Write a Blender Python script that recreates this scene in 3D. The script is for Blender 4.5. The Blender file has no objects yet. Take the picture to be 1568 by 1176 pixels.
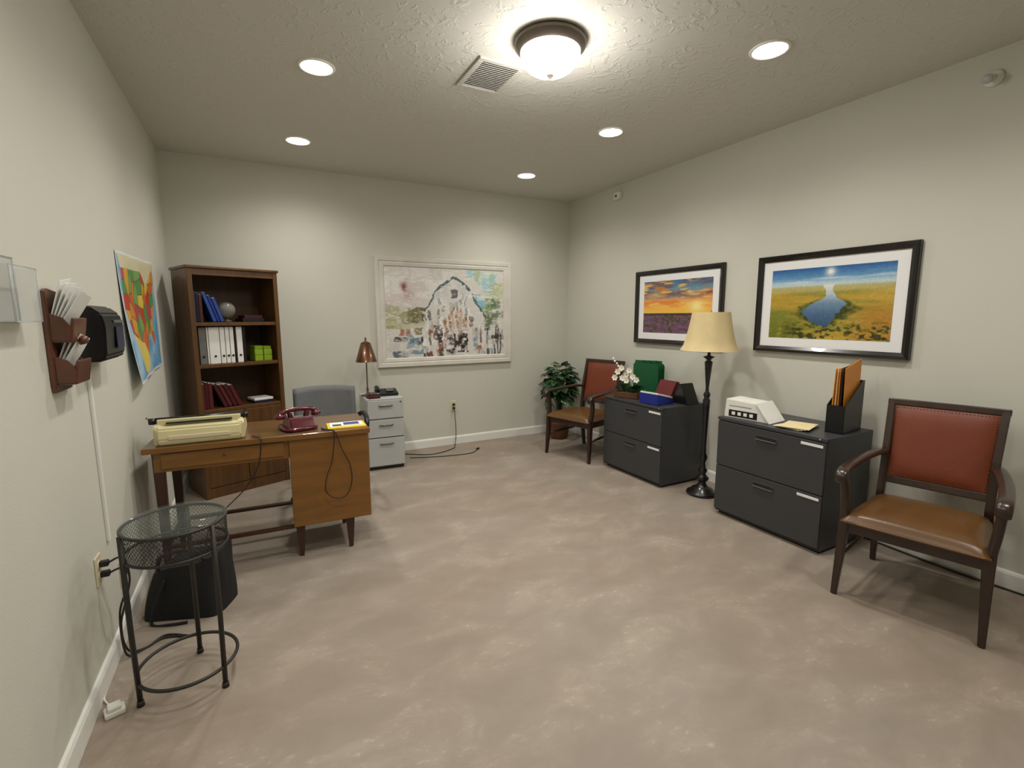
import bpy, bmesh, math, random
import numpy as np
from mathutils import Vector, Matrix
random.seed(7); rng=np.random.RandomState(5)
D=4.965; WR=3.401; WL=-0.599; H=2.74; YF=-1.2
sc=bpy.context.scene
sc.view_settings.view_transform='Standard'
sc.view_settings.look='None'
sc.view_settings.exposure=0.0

def lin(c):
    out=[]
    for v in c[:3]:
        v=v/255.
        out.append(v/12.92 if v<=.04045 else ((v+.055)/1.055)**2.4)
    return tuple(out)+(1.,)
def mat(name,col,rough=.5,metal=0.,var=.08,scale=12.,bump=0.,bscale=80.,emit=None,es=0.,coat=0.,alpha=1.,trans=0.,stretch=None,var2=None):
    m=bpy.data.materials.new(name); m.use_nodes=True; nt=m.node_tree; N=nt.nodes; L=nt.links
    b=N['Principled BSDF']; c=lin(col)
    b.inputs['Roughness'].default_value=rough; b.inputs['Metallic'].default_value=metal
    b.inputs['Coat Weight'].default_value=coat
    b.inputs['Transmission Weight'].default_value=trans; b.inputs['Alpha'].default_value=alpha
    tc=N.new('ShaderNodeTexCoord'); mp=N.new('ShaderNodeMapping'); L.new(tc.outputs['Object'],mp.inputs[0])
    if stretch: mp.inputs['Scale'].default_value=stretch
    n=N.new('ShaderNodeTexNoise'); n.inputs['Scale'].default_value=scale; n.inputs['Detail'].default_value=5; L.new(mp.outputs[0],n.inputs['Vector'])
    r=N.new('ShaderNodeValToRGB'); L.new(n.outputs['Fac'],r.inputs[0])
    r.color_ramp.elements[0].position=.3; r.color_ramp.elements[1].position=.7
    if var2: r.color_ramp.elements[0].color=lin(var2); r.color_ramp.elements[1].color=c
    else:
        r.color_ramp.elements[0].color=tuple(x*(1-var) for x in c[:3])+(1,); r.color_ramp.elements[1].color=tuple(min(1,x*(1+var)) for x in c[:3])+(1,)
    L.new(r.outputs[0],b.inputs['Base Color'])
    if bump>0:
        n2=N.new('ShaderNodeTexNoise'); n2.inputs['Scale'].default_value=bscale; n2.inputs['Detail'].default_value=3; L.new(tc.outputs['Object'],n2.inputs['Vector'])
        bp=N.new('ShaderNodeBump'); bp.inputs['Strength'].default_value=bump; bp.inputs['Distance'].default_value=.004; L.new(n2.outputs['Fac'],bp.inputs['Height']); L.new(bp.outputs[0],b.inputs['Normal'])
    if emit: b.inputs['Emission Color'].default_value=lin(emit); b.inputs['Emission Strength'].default_value=es
    return m

# ------------------------------------------------------------ builder
class B:
    def __init__(s): s.bm=bmesh.new(); s.mats=[]
    def _m(s,tb,mat,smooth=False,M=None):
        if mat not in s.mats: s.mats.append(mat)
        i=s.mats.index(mat)
        if M is not None: tb.transform(M)
        bmesh.ops.recalc_face_normals(tb,faces=tb.faces[:])
        for f in tb.faces: f.material_index=i; f.smooth=smooth
        me=bpy.data.meshes.new('tmp'); tb.to_mesh(me); tb.free(); s.bm.from_mesh(me); bpy.data.meshes.remove(me)
    def box(s,c,sz,mat,bev=.003,rot=(0,0,0),seg=2):
        tb=bmesh.new(); bmesh.ops.create_cube(tb,size=1); 
        for v in tb.verts: v.co=Vector((v.co.x*sz[0],v.co.y*sz[1],v.co.z*sz[2]))
        bev=min(bev,min(sz)*.45)
        if bev>0: bmesh.ops.bevel(tb,geom=tb.edges[:],offset=bev,segments=seg,affect='EDGES',profile=.5)
        M=Matrix.Translation(c)@Matrix.Rotation(rot[2],4,'Z')@Matrix.Rotation(rot[1],4,'Y')@Matrix.Rotation(rot[0],4,'X')
        s._m(tb,mat,False,M)
    def bx(s,x0,x1,y0,y1,z0,z1,mat,bev=.003,seg=2): s.box(((x0+x1)/2,(y0+y1)/2,(z0+z1)/2),(x1-x0,y1-y0,z1-z0),mat,bev,seg=seg)
    def cyl(s,p0,p1,r0,r1,mat,seg=24):
        p0=Vector(p0);p1=Vector(p1);d=p1-p0
        tb=bmesh.new(); bmesh.ops.create_cone(tb,cap_ends=True,segments=seg,radius1=r0,radius2=r1,depth=d.length)
        M=Matrix.Translation((p0+p1)/2)@d.to_track_quat('Z','Y').to_matrix().to_4x4(); s._m(tb,mat,True,M)
    def lathe(s,prof,c,mat,seg=32,M=None,wob=None):
        tb=bmesh.new(); rings=[]
        for r,z in prof:
            if r<1e-5: rings.append([tb.verts.new((0,0,z))])
            else: rings.append([tb.verts.new((r*(1+(wob(a,z) if wob else 0))*math.cos(a),r*(1+(wob(a,z) if wob else 0))*math.sin(a),z)) for a in [2*math.pi*i/seg for i in range(seg)]])
        for a,b in zip(rings[:-1],rings[1:]):
            for i in range(seg):
                j=(i+1)%seg
                if len(a)==1 and len(b)==1: continue
                if len(a)==1: tb.faces.new((a[0],b[i],b[j]))
                elif len(b)==1: tb.faces.new((a[i],a[j],b[0]))
                else: tb.faces.new((a[i],a[j],b[j],b[i]))
        T=Matrix.Translation(c)
        if M is not None: T=T@M
        s._m(tb,mat,True,T)
    def tube(s,pts,r,mat,seg=10,closed=False,up=(0,0,1),w=1.,h=1.,e=1.):
        pts=[Vector(p) for p in pts]; n=len(pts); rs=r if isinstance(r,(list,tuple)) else [r]*n
        tb=bmesh.new(); nn=Vector(up); rings=[]
        for i,p in enumerate(pts):
            if closed: t=pts[(i+1)%n]-pts[i-1]
            else: t=pts[min(i+1,n-1)]-pts[max(i-1,0)]
            t.normalize(); nn=nn-t*nn.dot(t)
            if nn.length<1e-4: nn=t.orthogonal()
            nn.normalize(); sd=t.cross(nn); ring=[]
            for k in range(seg):
                a=2*math.pi*(k+.5)/seg; ca,sa=math.cos(a),math.sin(a)
                ca=math.copysign(abs(ca)**e,ca); sa=math.copysign(abs(sa)**e,sa)
                ring.append(tb.verts.new(p+sd*ca*rs[i]*w+nn*sa*rs[i]*h))
            rings.append(ring)
        R=range(n) if closed else range(n-1)
        for i in R:
            a,b=rings[i],rings[(i+1)%n]
            for k in range(seg): tb.faces.new((a[k],a[(k+1)%seg],b[(k+1)%seg],b[k]))
        if not closed: tb.faces.new(rings[0][::-1]); tb.faces.new(rings[-1])
        s._m(tb,mat,True)
    def beam(s,secs,mat,bev=.003):
        tb=bmesh.new(); R=[]
        for x,y,z,wx,wy in secs: R.append([tb.verts.new((x+a*wx/2,y+b*wy/2,z)) for a,b in((-1,-1),(1,-1),(1,1),(-1,1))])
        for a,b in zip(R[:-1],R[1:]):
            for k in range(4): tb.faces.new((a[k],a[(k+1)%4],b[(k+1)%4],b[k]))
        tb.faces.new(R[0][::-1]); tb.faces.new(R[-1])
        if bev: bmesh.ops.bevel(tb,geom=tb.edges[:],offset=bev,segments=2,affect='EDGES')
        s._m(tb,mat)
    def pillow(s,c,sz,mat,e=.3,rot=(0,0,0),nu=32,nv=20,taper=0.,ez=None):
        tb=bmesh.new(); f=lambda v,e: math.copysign(abs(v)**e,v)
        ez=ez or e; rows=[]
        for j in range(nv+1):
            p=-math.pi/2+math.pi*j/nv; row=[]
            for i in range(nu):
                t=2*math.pi*i/nu
                x=f(math.cos(p),ez)*f(math.cos(t),e);y=f(math.cos(p),ez)*f(math.sin(t),e);z=f(math.sin(p),1. if e==1 else .6)
                k=1+taper*z
                row.append(tb.verts.new((x*sz[0]/2*k,y*sz[1]/2*k,z*sz[2]/2)))
            rows.append(row)
        for a,b in zip(rows[:-1],rows[1:]):
            for i in range(nu): 
                j=(i+1)%nu; tb.faces.new((a[i],a[j],b[j],b[i]))
        bmesh.ops.remove_doubles(tb,verts=tb.verts[:],dist=1e-5)
        M=Matrix.Translation(c)@Matrix.Rotation(rot[2],4,'Z')@Matrix.Rotation(rot[1],4,'Y')@Matrix.Rotation(rot[0],4,'X')
        s._m(tb,mat,True,M)
    def surf(s,fn,nu,nv,mat,thick=0.,smooth=True):
        tb=bmesh.new(); g=[[tb.verts.new(fn(i/nu,j/nv)) for i in range(nu+1)] for j in range(nv+1)]
        for j in range(nv):
            for i in range(nu): tb.faces.new((g[j][i],g[j][i+1],g[j+1][i+1],g[j+1][i]))
        if thick: bmesh.ops.recalc_face_normals(tb,faces=tb.faces[:]); bmesh.ops.solidify(tb,geom=tb.faces[:],thickness=thick)
        s._m(tb,mat,smooth)
    def prism(s,poly,axis,a0,a1,mat,bev=0.):
        def P(q,a): return {'x':(a,q[0],q[1]),'y':(q[0],a,q[1]),'z':(q[0],q[1],a)}[axis]
        tb=bmesh.new(); A=[tb.verts.new(P(q,a0)) for q in poly]; Bv=[tb.verts.new(P(q,a1)) for q in poly]; n=len(poly)
        for k in range(n): tb.faces.new((A[k],A[(k+1)%n],Bv[(k+1)%n],Bv[k]))
        tb.faces.new(A[::-1]); tb.faces.new(Bv)
        bmesh.ops.recalc_face_normals(tb,faces=tb.faces[:])
        if bev: bmesh.ops.bevel(tb,geom=tb.edges[:],offset=bev,segments=2,affect='EDGES')
        s._m(tb,mat)
    def obj(s,name,loc=(0,0,0),rz=0.,parent=None,scale=1.):
        me=bpy.data.meshes.new(name); s.bm.to_mesh(me); s.bm.free()
        for m in s.mats: me.materials.append(m)
        o=bpy.data.objects.new(name,me); sc.collection.objects.link(o); o.location=loc; o.rotation_euler=(0,0,rz); o.scale=(scale,)*3
        if parent: o.parent=parent
        return o
def smooth(pts,n=8,closed=False):
    pts=[Vector(p) for p in pts]; out=[]; N=len(pts)
    for i in range(N if closed else N-1):
        if closed: a,b,c,d=pts[i-1],pts[i],pts[(i+1)%N],pts[(i+2)%N]
        else: a=pts[max(i-1,0)];b=pts[i];c=pts[i+1];d=pts[min(i+2,N-1)]
        for k in range(n):
            t=k/n; out.append(.5*((2*b)+(c-a)*t+(2*a-5*b+4*c-d)*t*t+(3*b-a-3*c+d)*t**3))
    if not closed: out.append(pts[-1])
    return out
def circ(c,r,n=48,z=None): return [(c[0]+r*math.cos(2*math.pi*i/n),c[1]+r*math.sin(2*math.pi*i/n),c[2]) for i in range(n)]

# ------------------------------------------------------------ materials
M_wall=mat('wall_paint',(203,202,190),.75,var=.015,scale=2,bump=.12,bscale=160)
M_base=mat('trim_white',(230,230,224),.4,var=.01)
def floor_mat():
    m=bpy.data.materials.new('stained_concrete'); m.use_nodes=True; N=m.node_tree.nodes; L=m.node_tree.links; b=N['Principled BSDF']
    tc=N.new('ShaderNodeTexCoord'); mp=N.new('ShaderNodeMapping'); mp.inputs['Rotation'].default_value=(0,0,.5); mp.inputs['Scale'].default_value=(1,1.6,1); L.new(tc.outputs['Object'],mp.inputs[0])
    def noise(s,d,r,dist): 
        n=N.new('ShaderNodeTexNoise'); n.inputs['Scale'].default_value=s; n.inputs['Detail'].default_value=d; n.inputs['Roughness'].default_value=r; n.inputs['Distortion'].default_value=dist; L.new(mp.outputs[0],n.inputs['Vector']); return n
    n1=noise(2.9,10,.64,.4); n2=noise(.6,3,.5,0); n3=noise(24,8,.72,.3)
    r1=N.new('ShaderNodeValToRGB'); L.new(n1.outputs['Fac'],r1.inputs[0]); e=r1.color_ramp.elements
    e[0].position=.34; e[0].color=lin((143,132,120)); e[1].position=.72; e[1].color=lin((166,156,142)); x=e.new(.52); x.color=lin((151,140,128))
    r2=N.new('ShaderNodeValToRGB'); L.new(n2.outputs['Fac'],r2.inputs[0]); e=r2.color_ramp.elements
    e[0].position=.38; e[0].color=lin((246,240,235)); e[1].position=.62; e[1].color=(1,1,1,1)
    mx=N.new('ShaderNodeMix'); mx.data_type='RGBA'; mx.blend_type='MULTIPLY'; mx.inputs[0].default_value=1; L.new(r1.outputs[0],mx.inputs[6]); L.new(r2.outputs[0],mx.inputs[7])
    r3=N.new('ShaderNodeValToRGB'); L.new(n3.outputs['Fac'],r3.inputs[0]); e=r3.color_ramp.elements
    e[0].position=.55; e[0].color=(0,0,0,1); e[1].position=.68; e[1].color=(1,1,1,1)
    r4=N.new('ShaderNodeValToRGB'); L.new(n1.outputs['Fac'],r4.inputs[0]); r4.color_ramp.elements[0].position=.49; r4.color_ramp.elements[1].position=.6
    ml=N.new('ShaderNodeMath'); ml.operation='MULTIPLY'; L.new(r3.outputs[0],ml.inputs[0]); L.new(r4.outputs[0],ml.inputs[1])
    ml2=N.new('ShaderNodeMath'); ml2.operation='MULTIPLY'; L.new(ml.outputs[0],ml2.inputs[0]); ml2.inputs[1].default_value=.6
    mx2=N.new('ShaderNodeMix'); mx2.data_type='RGBA'; L.new(ml2.outputs[0],mx2.inputs[0]); L.new(mx.outputs[2],mx2.inputs[6]); mx2.inputs[7].default_value=lin((188,179,165))
    L.new(mx2.outputs[2],b.inputs['Base Color'])
    mr=N.new('ShaderNodeMapRange'); L.new(n1.outputs['Fac'],mr.inputs[0]); mr.inputs[3].default_value=.42; mr.inputs[4].default_value=.6; L.new(mr.outputs[0],b.inputs['Roughness'])
    bp=N.new('ShaderNodeBump'); bp.inputs['Strength'].default_value=.12; bp.inputs['Distance'].default_value=.003; L.new(n3.outputs['Fac'],bp.inputs['Height']); L.new(bp.outputs[0],b.inputs['Normal'])
    return m
def ceil_mat():
    m=bpy.data.materials.new('knockdown_ceiling'); m.use_nodes=True; N=m.node_tree.nodes; L=m.node_tree.links; b=N['Principled BSDF']
    b.inputs['Base Color'].default_value=lin((208,206,198)); b.inputs['Roughness'].default_value=.6
    tc=N.new('ShaderNodeTexCoord')
    n=N.new('ShaderNodeTexNoise'); n.inputs['Scale'].default_value=14; n.inputs['Detail'].default_value=2; n.inputs['Distortion'].default_value=1.8
    L.new(tc.outputs['Object'],n.inputs['Vector'])
    r=N.new('ShaderNodeValToRGB'); L.new(n.outputs['Fac'],r.inputs[0]); r.color_ramp.elements[0].position=.54; r.color_ramp.elements[1].position=.66
    bp=N.new('ShaderNodeBump'); bp.inputs['Strength'].default_value=.36; bp.inputs['Distance'].default_value=.006; L.new(r.outputs[0],bp.inputs['Height']); L.new(bp.outputs[0],b.inputs['Normal'])
    return m
M_floor=floor_mat(); M_ceil=ceil_mat()
M_walnut=mat('walnut_bookcase',(104,70,32),.38,var2=(80,52,22),scale=5,stretch=(6,6,.6),coat=.2)
M_walnut_d=mat('walnut_dark',(74,48,22),.5,var=.15,scale=5,stretch=(6,6,.6))
M_desk=mat('desk_teak',(134,90,36),.36,var2=(116,78,30),scale=4,stretch=(.7,5,6),coat=.15)
M_desktop=mat('desk_top_worn',(116,82,50),.3,var2=(94,66,40),scale=4,stretch=(.7,6,6),coat=.3)
M_desk_leg=mat('desk_leg_dark',(62,34,20),.4)
M_mahog=mat('mahogany',(56,36,26),.3,var2=(40,26,19),scale=5,stretch=(4,4,1),coat=.3)
M_rust=mat('rust_vinyl',(112,50,26),.45,var=.08,scale=8,bump=.15,bscale=200)
M_tan=mat('tan_leather',(98,66,30),.33,var=.12,scale=6,bump=.1,bscale=150)
M_brass=mat('nailhead_brass',(120,88,50),.35,metal=.9)
M_char=mat('charcoal_steel',(58,59,62),.42,var=.04,bump=.03,bscale=300)
M_char2=mat('charcoal_recess',(24,24,26),.5)
M_steel=mat('handle_steel',(128,128,130),.3,metal=.8)
M_label=mat('label_white',(235,235,235),.4,var=.01)
M_ltgrey=mat('grey_cabinet_steel',(184,186,184),.4,var=.02)
M_ltgrey2=mat('grey_cabinet_gap',(90,92,92),.5)
M_black=mat('black_plastic',(18,18,19),.35)
M_blackfab=mat('black_fabric',(20,20,22),.8,bump=.4,bscale=250)
M_wire=mat('black_iron',(48,45,42),.45,metal=.3)
M_cord=mat('cord_dark',(30,26,26),.5)
M_white=mat('white_plastic',(230,229,223),.4,var=.01)
M_almond=mat('almond_plastic',(214,204,172),.45,var=.02)
M_paper=mat('paper_white',(236,236,232),.7,var=.02)
M_cream=mat('typewriter_cream',(212,203,158),.42,var=.03)
M_red=mat('phone_burgundy',(84,10,28),.18,coat=.6)
M_bronze=mat('bronze_shade',(92,58,34),.35,metal=.55,coat=.3)
M_bronze2=mat('dark_bronze',(104,94,84),.4,metal=.4)
M_lampblk=mat('lamp_black',(30,28,28),.3,metal=.2,coat=.4)
M_shade=mat('shade_cream',(208,188,142),.8,var=.04,bump=.1,bscale=300)
M_greyfab=mat('grey_upholstery',(108,110,112),.85,var=.06,bump=.3,bscale=260)
M_leaf=mat('leaf_green',(38,74,34),.35,var2=(18,42,20),scale=14)
M_leaf2=mat('leaf_light',(70,110,56),.35,var=.2,scale=14)
M_pot=mat('pot_brown',(96,58,34),.55,var=.15,scale=20)
M_yel=mat('mag_yellow',(238,200,30),.4)
M_green=mat('green_plastic',(18,84,48),.4,var=.1)
M_lime=mat('lime_box',(132,164,28),.5)
M_blue=mat('book_blue',(34,74,150),.4)
M_navy=mat('book_navy',(28,32,60),.4)
M_maroon=mat('book_maroon',(96,24,28),.45)
M_maroon2=mat('book_maroon_dark',(68,18,22),.45)
M_grey=mat('binder_grey',(110,110,106),.45)
M_manila=mat('manila',(226,208,162),.6,var=.03)
M_orange=mat('folder_orange',(220,140,48),.5)
M_royal=mat('royal_blue',(28,44,130),.4)
M_petal=mat('petal_white',(242,240,234),.5,var=.02)
M_frameblk=mat('frame_black',(22,18,18),.25,coat=.3)
M_framewht=mat('frame_antique_white',(210,206,197),.5,var=.06,scale=8,stretch=(1,1,1))
M_matb=mat('mat_board',(232,232,232),.7,var=.005)
M_wood=mat('letter_holder_wood',(108,62,38),.35,var2=(78,42,26),scale=8,coat=.3)
M_glow=mat('can_glow',(255,250,238),.5,emit=(255,249,240),es=30.)
M_bowl=mat('alabaster_glass',(255,250,240),.4,emit=(255,250,242),es=22.)
M_trim=mat('can_trim',(240,238,230),.4,var=.01)
M_vent=mat('vent_metal',(196,193,184),.45,var=.02)
M_ventd=mat('vent_dark',(58,54,50),.7)
M_acry=mat('clear_acrylic',(200,206,208),.06,alpha=.12,var=.0)
M_acry2=mat('acrylic_edge',(214,220,222),.15,alpha=.55,var=.0)
M_glass=mat('table_glass',(120,130,125),.03,alpha=.14,var=.0)
M_globe=mat('glass_globe',(150,150,140),.1,alpha=.6)

# ------------------------------------------------------------ room
def slab(name,x0,x1,y0,y1,z0,z1,m):
    b=B(); b.bx(x0,x1,y0,y1,z0,z1,m,0); return b.obj(name)
slab('floor',WL-.1,WR+.1,YF-.1,D+.1,-.1,0,M_floor)
slab('ceiling',WL-.1,WR+.1,YF-.1,D+.1,H,H+.1,M_ceil)
slab('wall_back',WL-.1,WR+.1,D,D+.1,0,H,M_wall)
slab('wall_left',WL-.1,WL,YF,D,0,H,M_wall)
slab('wall_right',WR,WR+.1,YF,D,0,H,M_wall)
slab('wall_front',WL-.1,WR+.1,YF-.1,YF,0,H,M_wall)
def baseb(name,axis,a0,a1,w,sgn):
    prof=[(0,0),(.014,0),(.014,.075),(.009,.088),(.004,.092),(0,.092)]
    b=B(); b.prism([(w+sgn*p[0],p[1]) for p in prof],axis,a0,a1,M_base); return b.obj(name)
baseb('baseboard_back','x',WL,WR,D,-1)
baseb('baseboard_left','y',YF,D-.015,WL,1)
baseb('baseboard_right','y',YF,D-.015,WR,-1)
baseb('baseboard_front','x',WL+.015,WR-.015,YF,1)

# ------------------------------------------------------------ ceiling lights
WARM=(1.,.965,.895)
for x in(.39,2.39):
    for y in(.49,1.73,2.97,4.21):
        b=B(); b.lathe([(.078,-.002),(.08,-.007),(.09,-.008),(.096,-.003),(.096,0)],(0,0,0),M_trim,40)
        b.lathe([(0,-.004),(.079,-.004)],(0,0,0),M_glow,40)
        o=b.obj('recessed_light',(x,y,H))
        l=bpy.data.lights.new('downlight','SPOT'); l.energy=51; l.spot_size=math.radians(156); l.spot_blend=1.; l.shadow_soft_size=.07; l.color=WARM
        lo=bpy.data.objects.new('downlight',l); sc.collection.objects.link(lo); lo.parent=o; lo.location=(0,0,-.03)
b=B()
b.lathe([(0,0),(.17,0),(.176,-.012),(.172,-.03),(.158,-.04),(.15,-.052),(.143,-.052)],(0,0,0),M_bronze2,48)
pr=[]
for i in range(13):
    a=i/12*math.pi/2; pr.append((.146*math.cos(a)**.8 if i<12 else 0,-.048-.105*math.sin(a)))
b.lathe(pr,(0,0,0),M_bowl,48,wob=lambda a,z: .006*math.cos(a*24))
b.lathe([(0,-.15),(.016,-.153),(.018,-.158),(.008,-.164),(.009,-.172),(0,-.178)],(0,0,0),M_bronze2,16)
dome=b.obj('flush_mount_ceiling_light',(1.37,2.18,H))
l=bpy.data.lights.new('dome_fill_light','POINT'); l.energy=10; l.shadow_soft_size=.09; l.color=WARM
lo=bpy.data.objects.new('dome_fill_light',l); sc.collection.objects.link(lo); lo.parent=dome; lo.location=(0,0,-.3)  # added point light floating below the bowl, boosts the dome's light on the ceiling

# vent
b=B()
w,h=.27,.35
b.bx(-w/2,w/2,-h/2,-h/2+.03,-.012,0,M_vent);b.bx(-w/2,w/2,h/2-.03,h/2,-.012,0,M_vent)
b.bx(-w/2,-w/2+.03,-h/2+.03,h/2-.03,-.012,0,M_vent);b.bx(w/2-.03,w/2,-h/2+.03,h/2-.03,-.012,0,M_vent)
b.bx(-w/2+.02,w/2-.02,-h/2+.02,h/2-.02,-.002,0,M_ventd,0)
for i in range(15):
    y=-h/2+.045+i*(h-.09)/14; b.box((0,y,-.008),(w-.05,.009,.002),M_vent,0,rot=(.7,0,0))
b.obj('ceiling_vent',(1.255,2.63,H))
b=B(); b.bx(-.045,.045,-.045,0,-.035,.035,M_white,.008); b.lathe([(0,-.012),(.012,-.008),(.014,0)],(0,-.045,-.005),M_ltgrey2,16,M=Matrix.Rotation(-math.pi/2,4,'X')); b.obj('motion_sensor',(WR,4.06,2.63),-math.pi/2)
b=B(); b.cyl((0,0,0),(0,-.02,0),.04,.038,M_white,24); b.cyl((0,-.02,0),(0,-.06,-.012),.018,.014,M_white,16); b.pillow((0,-.075,-.016),(.05,.045,.045),M_ltgrey,1); b.obj('wall_sprinkler',(WR,1.19,2.60),-math.pi/2)

# ------------------------------------------------------------ art
def vn(u,v,su,sv,seed):
    r=np.random.RandomState(seed); g=r.rand(int(sv)+3,int(su)+3); x=u*su;y=v*sv; i=x.astype(int);j=y.astype(int); fx=x-i;fy=y-j; fx=fx*fx*(3-2*fx);fy=fy*fy*(3-2*fy)
    return (g[j,i]*(1-fx)+g[j,i+1]*fx)*(1-fy)+(g[j+1,i]*(1-fx)+g[j+1,i+1]*fx)*fy
def fbm(u,v,su,sv,seed,o=4):
    s=0;a=1;t=0
    for k in range(o): s=s+a*vn(u,v,su*2**k,sv*2**k,seed+k); t+=a; a*=.55
    return s/t
def mixc(c,col,m):
    col=np.array(col,float); return c*(1-m[...,None])+col*m[...,None]
def sstep(a,b,x): t=np.clip((x-a)/(b-a),0,1); return t*t*(3-2*t)
def art(name,w,h,fn,nu,nv,parent,y=-.01,rough=.4,shape=None):
    U,V=np.meshgrid(np.linspace(0,1,nu),np.linspace(0,1,nv)); C=np.clip(fn(U,V),0,255)/255.
    C=np.where(C<=.04045,C/12.92,((C+.055)/1.055)**2.4)
    if shape: P=shape(U,V)
    else: P=np.stack([(U-.5)*w,np.full_like(U,y),(V-.5)*h],-1)
    idx=np.arange(nu*nv).reshape(nv,nu)
    F=np.stack([idx[:-1,:-1],idx[:-1,1:],idx[1:,1:],idx[1:,:-1]],-1).reshape(-1,4)
    me=bpy.data.meshes.new(name); me.from_pydata(P.reshape(-1,3).tolist(),[],F.tolist())
    at=me.color_attributes.new('Col','FLOAT_COLOR','POINT'); at.data.foreach_set('color',np.concatenate([C.reshape(-1,3),np.ones((nu*nv,1))],1).astype(np.float32).ravel())
    m=bpy.data.materials.new(name+'_paint'); m.use_nodes=True; N=m.node_tree.nodes; bs=N['Principled BSDF']; bs.inputs['Roughness'].default_value=rough
    a=N.new('ShaderNodeVertexColor'); a.layer_name='Col'; m.node_tree.links.new(a.outputs[0],bs.inputs['Base Color']); me.materials.append(m)
    o=bpy.data.objects.new(name,me); sc.collection.objects.link(o)
    if parent: o.parent=parent
    return o
def empty(name,loc,rz=0.):
    e=bpy.data.objects.new(name,None); e.empty_display_size=.1; sc.collection.objects.link(e); e.location=loc; e.rotation_euler=(0,0,rz); return e
def frame_part(b,w,h,fw,prof,mat):
    tb=bmesh.new(); loops=[]
    for t,y in prof:
        k=t*fw; loops.append([tb.verts.new((sx*(w/2-k),y,sz*(h/2-k))) for sx,sz in((-1,-1),(1,-1),(1,1),(-1,1))])
    for a,c in zip(loops[:-1],loops[1:]):
        for i in range(4): tb.faces.new((a[i],a[(i+1)%4],c[(i+1)%4],c[i]))
    b._m(tb,mat)
def barn(U,V):
    r=np.random.RandomState(77)
    c=np.zeros(U.shape+(3,))+np.array((214,210,203.))
    J=(fbm(U,V,10,10,500)-.5)*.06; J2=(fbm(U,V,12,12,520)-.5)*.06
    Uj=U+J;Vj=V+J2; dry=fbm(U,V,40,26,540,3)
    def patch(n,u0,u1,v0,v1,sw,sh,pal,al):
        nonlocal c
        for _ in range(n):
            a,b_=r.uniform(u0,u1),r.uniform(v0,v1); w_=sw*r.uniform(.4,1.4); h_=sh*r.uniform(.4,1.4); col=pal[r.randint(len(pal))]
            m=(sstep(w_,w_*.8,np.abs(Uj-a))*sstep(h_,h_*.8,np.abs(Vj-b_)))*np.where(dry>.4,1,.35)
            c=mixc(c,col,m*al*r.uniform(.6,1))
    patch(18,0,.5,.55,1,.12,.1,[(228,224,220),(200,198,192),(192,190,184),(216,204,204),(234,232,228)],.75)
    patch(16,.68,1,.5,1,.08,.1,[(150,198,216),(204,218,218),(226,228,224),(126,180,202),(182,192,148)],.85)
    patch(20,0,.34,.3,.56,.12,.055,[(156,156,114),(122,114,78),(180,178,140),(204,200,180),(94,88,62)],.85)
    patch(10,.8,1,.32,.62,.06,.08,[(94,122,82),(138,154,104),(110,122,96)],.9)
    patch(44,0,1,0,.3,.05,.045,[(52,64,82),(88,122,144),(200,198,192),(150,84,54),(228,226,222),(40,36,38),(150,168,180)],.9)
    c=mixc(c,(128,64,80),np.exp(-(((Uj-.165)/.022)**2+((Vj-.79)/.05)**2))*.95)
    c=mixc(c,(172,136,146),np.exp(-(((Uj-.2)/.06)**2+((Vj-.7)/.06)**2))*.45)
    ax=np.abs(Uj-.555)
    roof=np.where(ax<.135,.9-ax*1.0,.765-(ax-.135)*2.5)
    body=(ax<.262)&(Vj<roof)
    keep=c
    c=np.zeros_like(c)+np.array((214,212,208.))
    patch(24,.3,.82,.45,.88,.05,.06,[(226,226,224),(198,198,196),(178,180,182),(216,212,204),(238,238,236)],.75)
    patch(52,.3,.82,.18,.5,.014,.09,[(240,238,234),(190,184,176),(154,100,66),(122,84,62),(226,220,212),(92,88,92),(206,166,134)],.85)
    patch(38,.3,.82,.0,.22,.022,.06,[(238,236,232),(70,62,64),(156,90,58),(196,192,188),(118,144,158),(38,34,36)],.85)
    patch(10,.4,.7,.5,.75,.01,.05,[(90,96,104),(146,146,148)],.6)
    c=np.where(body[...,None],c,keep)
    line=np.abs(Vj-roof); c=mixc(c,(52,82,92),((line<.018)&(ax<.265)&(Vj>.44)&(dry>.38)).astype(float)*.8)
    c=mixc(c,(66,66,72),((np.abs(Uj-.555)<.022)&(np.abs(Vj-.72)<.045)).astype(float)*.7)
    c=mixc(c,(46,34,30),((np.abs(Uj-.61)<.06)&(Vj<.26)&(Vj>.03)&(dry>.42)).astype(float)*.85)
    c=mixc(c,(58,44,38),((np.abs(Uj-.42)<.03)&(Vj<.36)&(Vj>.2)&(dry>.45)).astype(float)*.6)
    st=fbm(U,V,70,5,560,3); c=mixc(c,(56,52,56),((U>.76)&(V<.32)&(st>.6)).astype(float)*.7); c=mixc(c,(216,224,228),((U>.76)&(V<.36)&(st<.4)).astype(float)*.7)
    c=mixc(c,(176,44,40),((np.abs(U-.36)<.05)&(np.abs(V-.12)<.03)&(dry>.54)).astype(float)*.8)
    c=mixc(c,(238,236,232),(fbm(U,V,30,60,580,3)>.68).astype(float)*.6)
    c+= (rng.rand(*U.shape)[...,None]-.5)*8
    c=(c-140)*1.05+134
    return c
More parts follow.
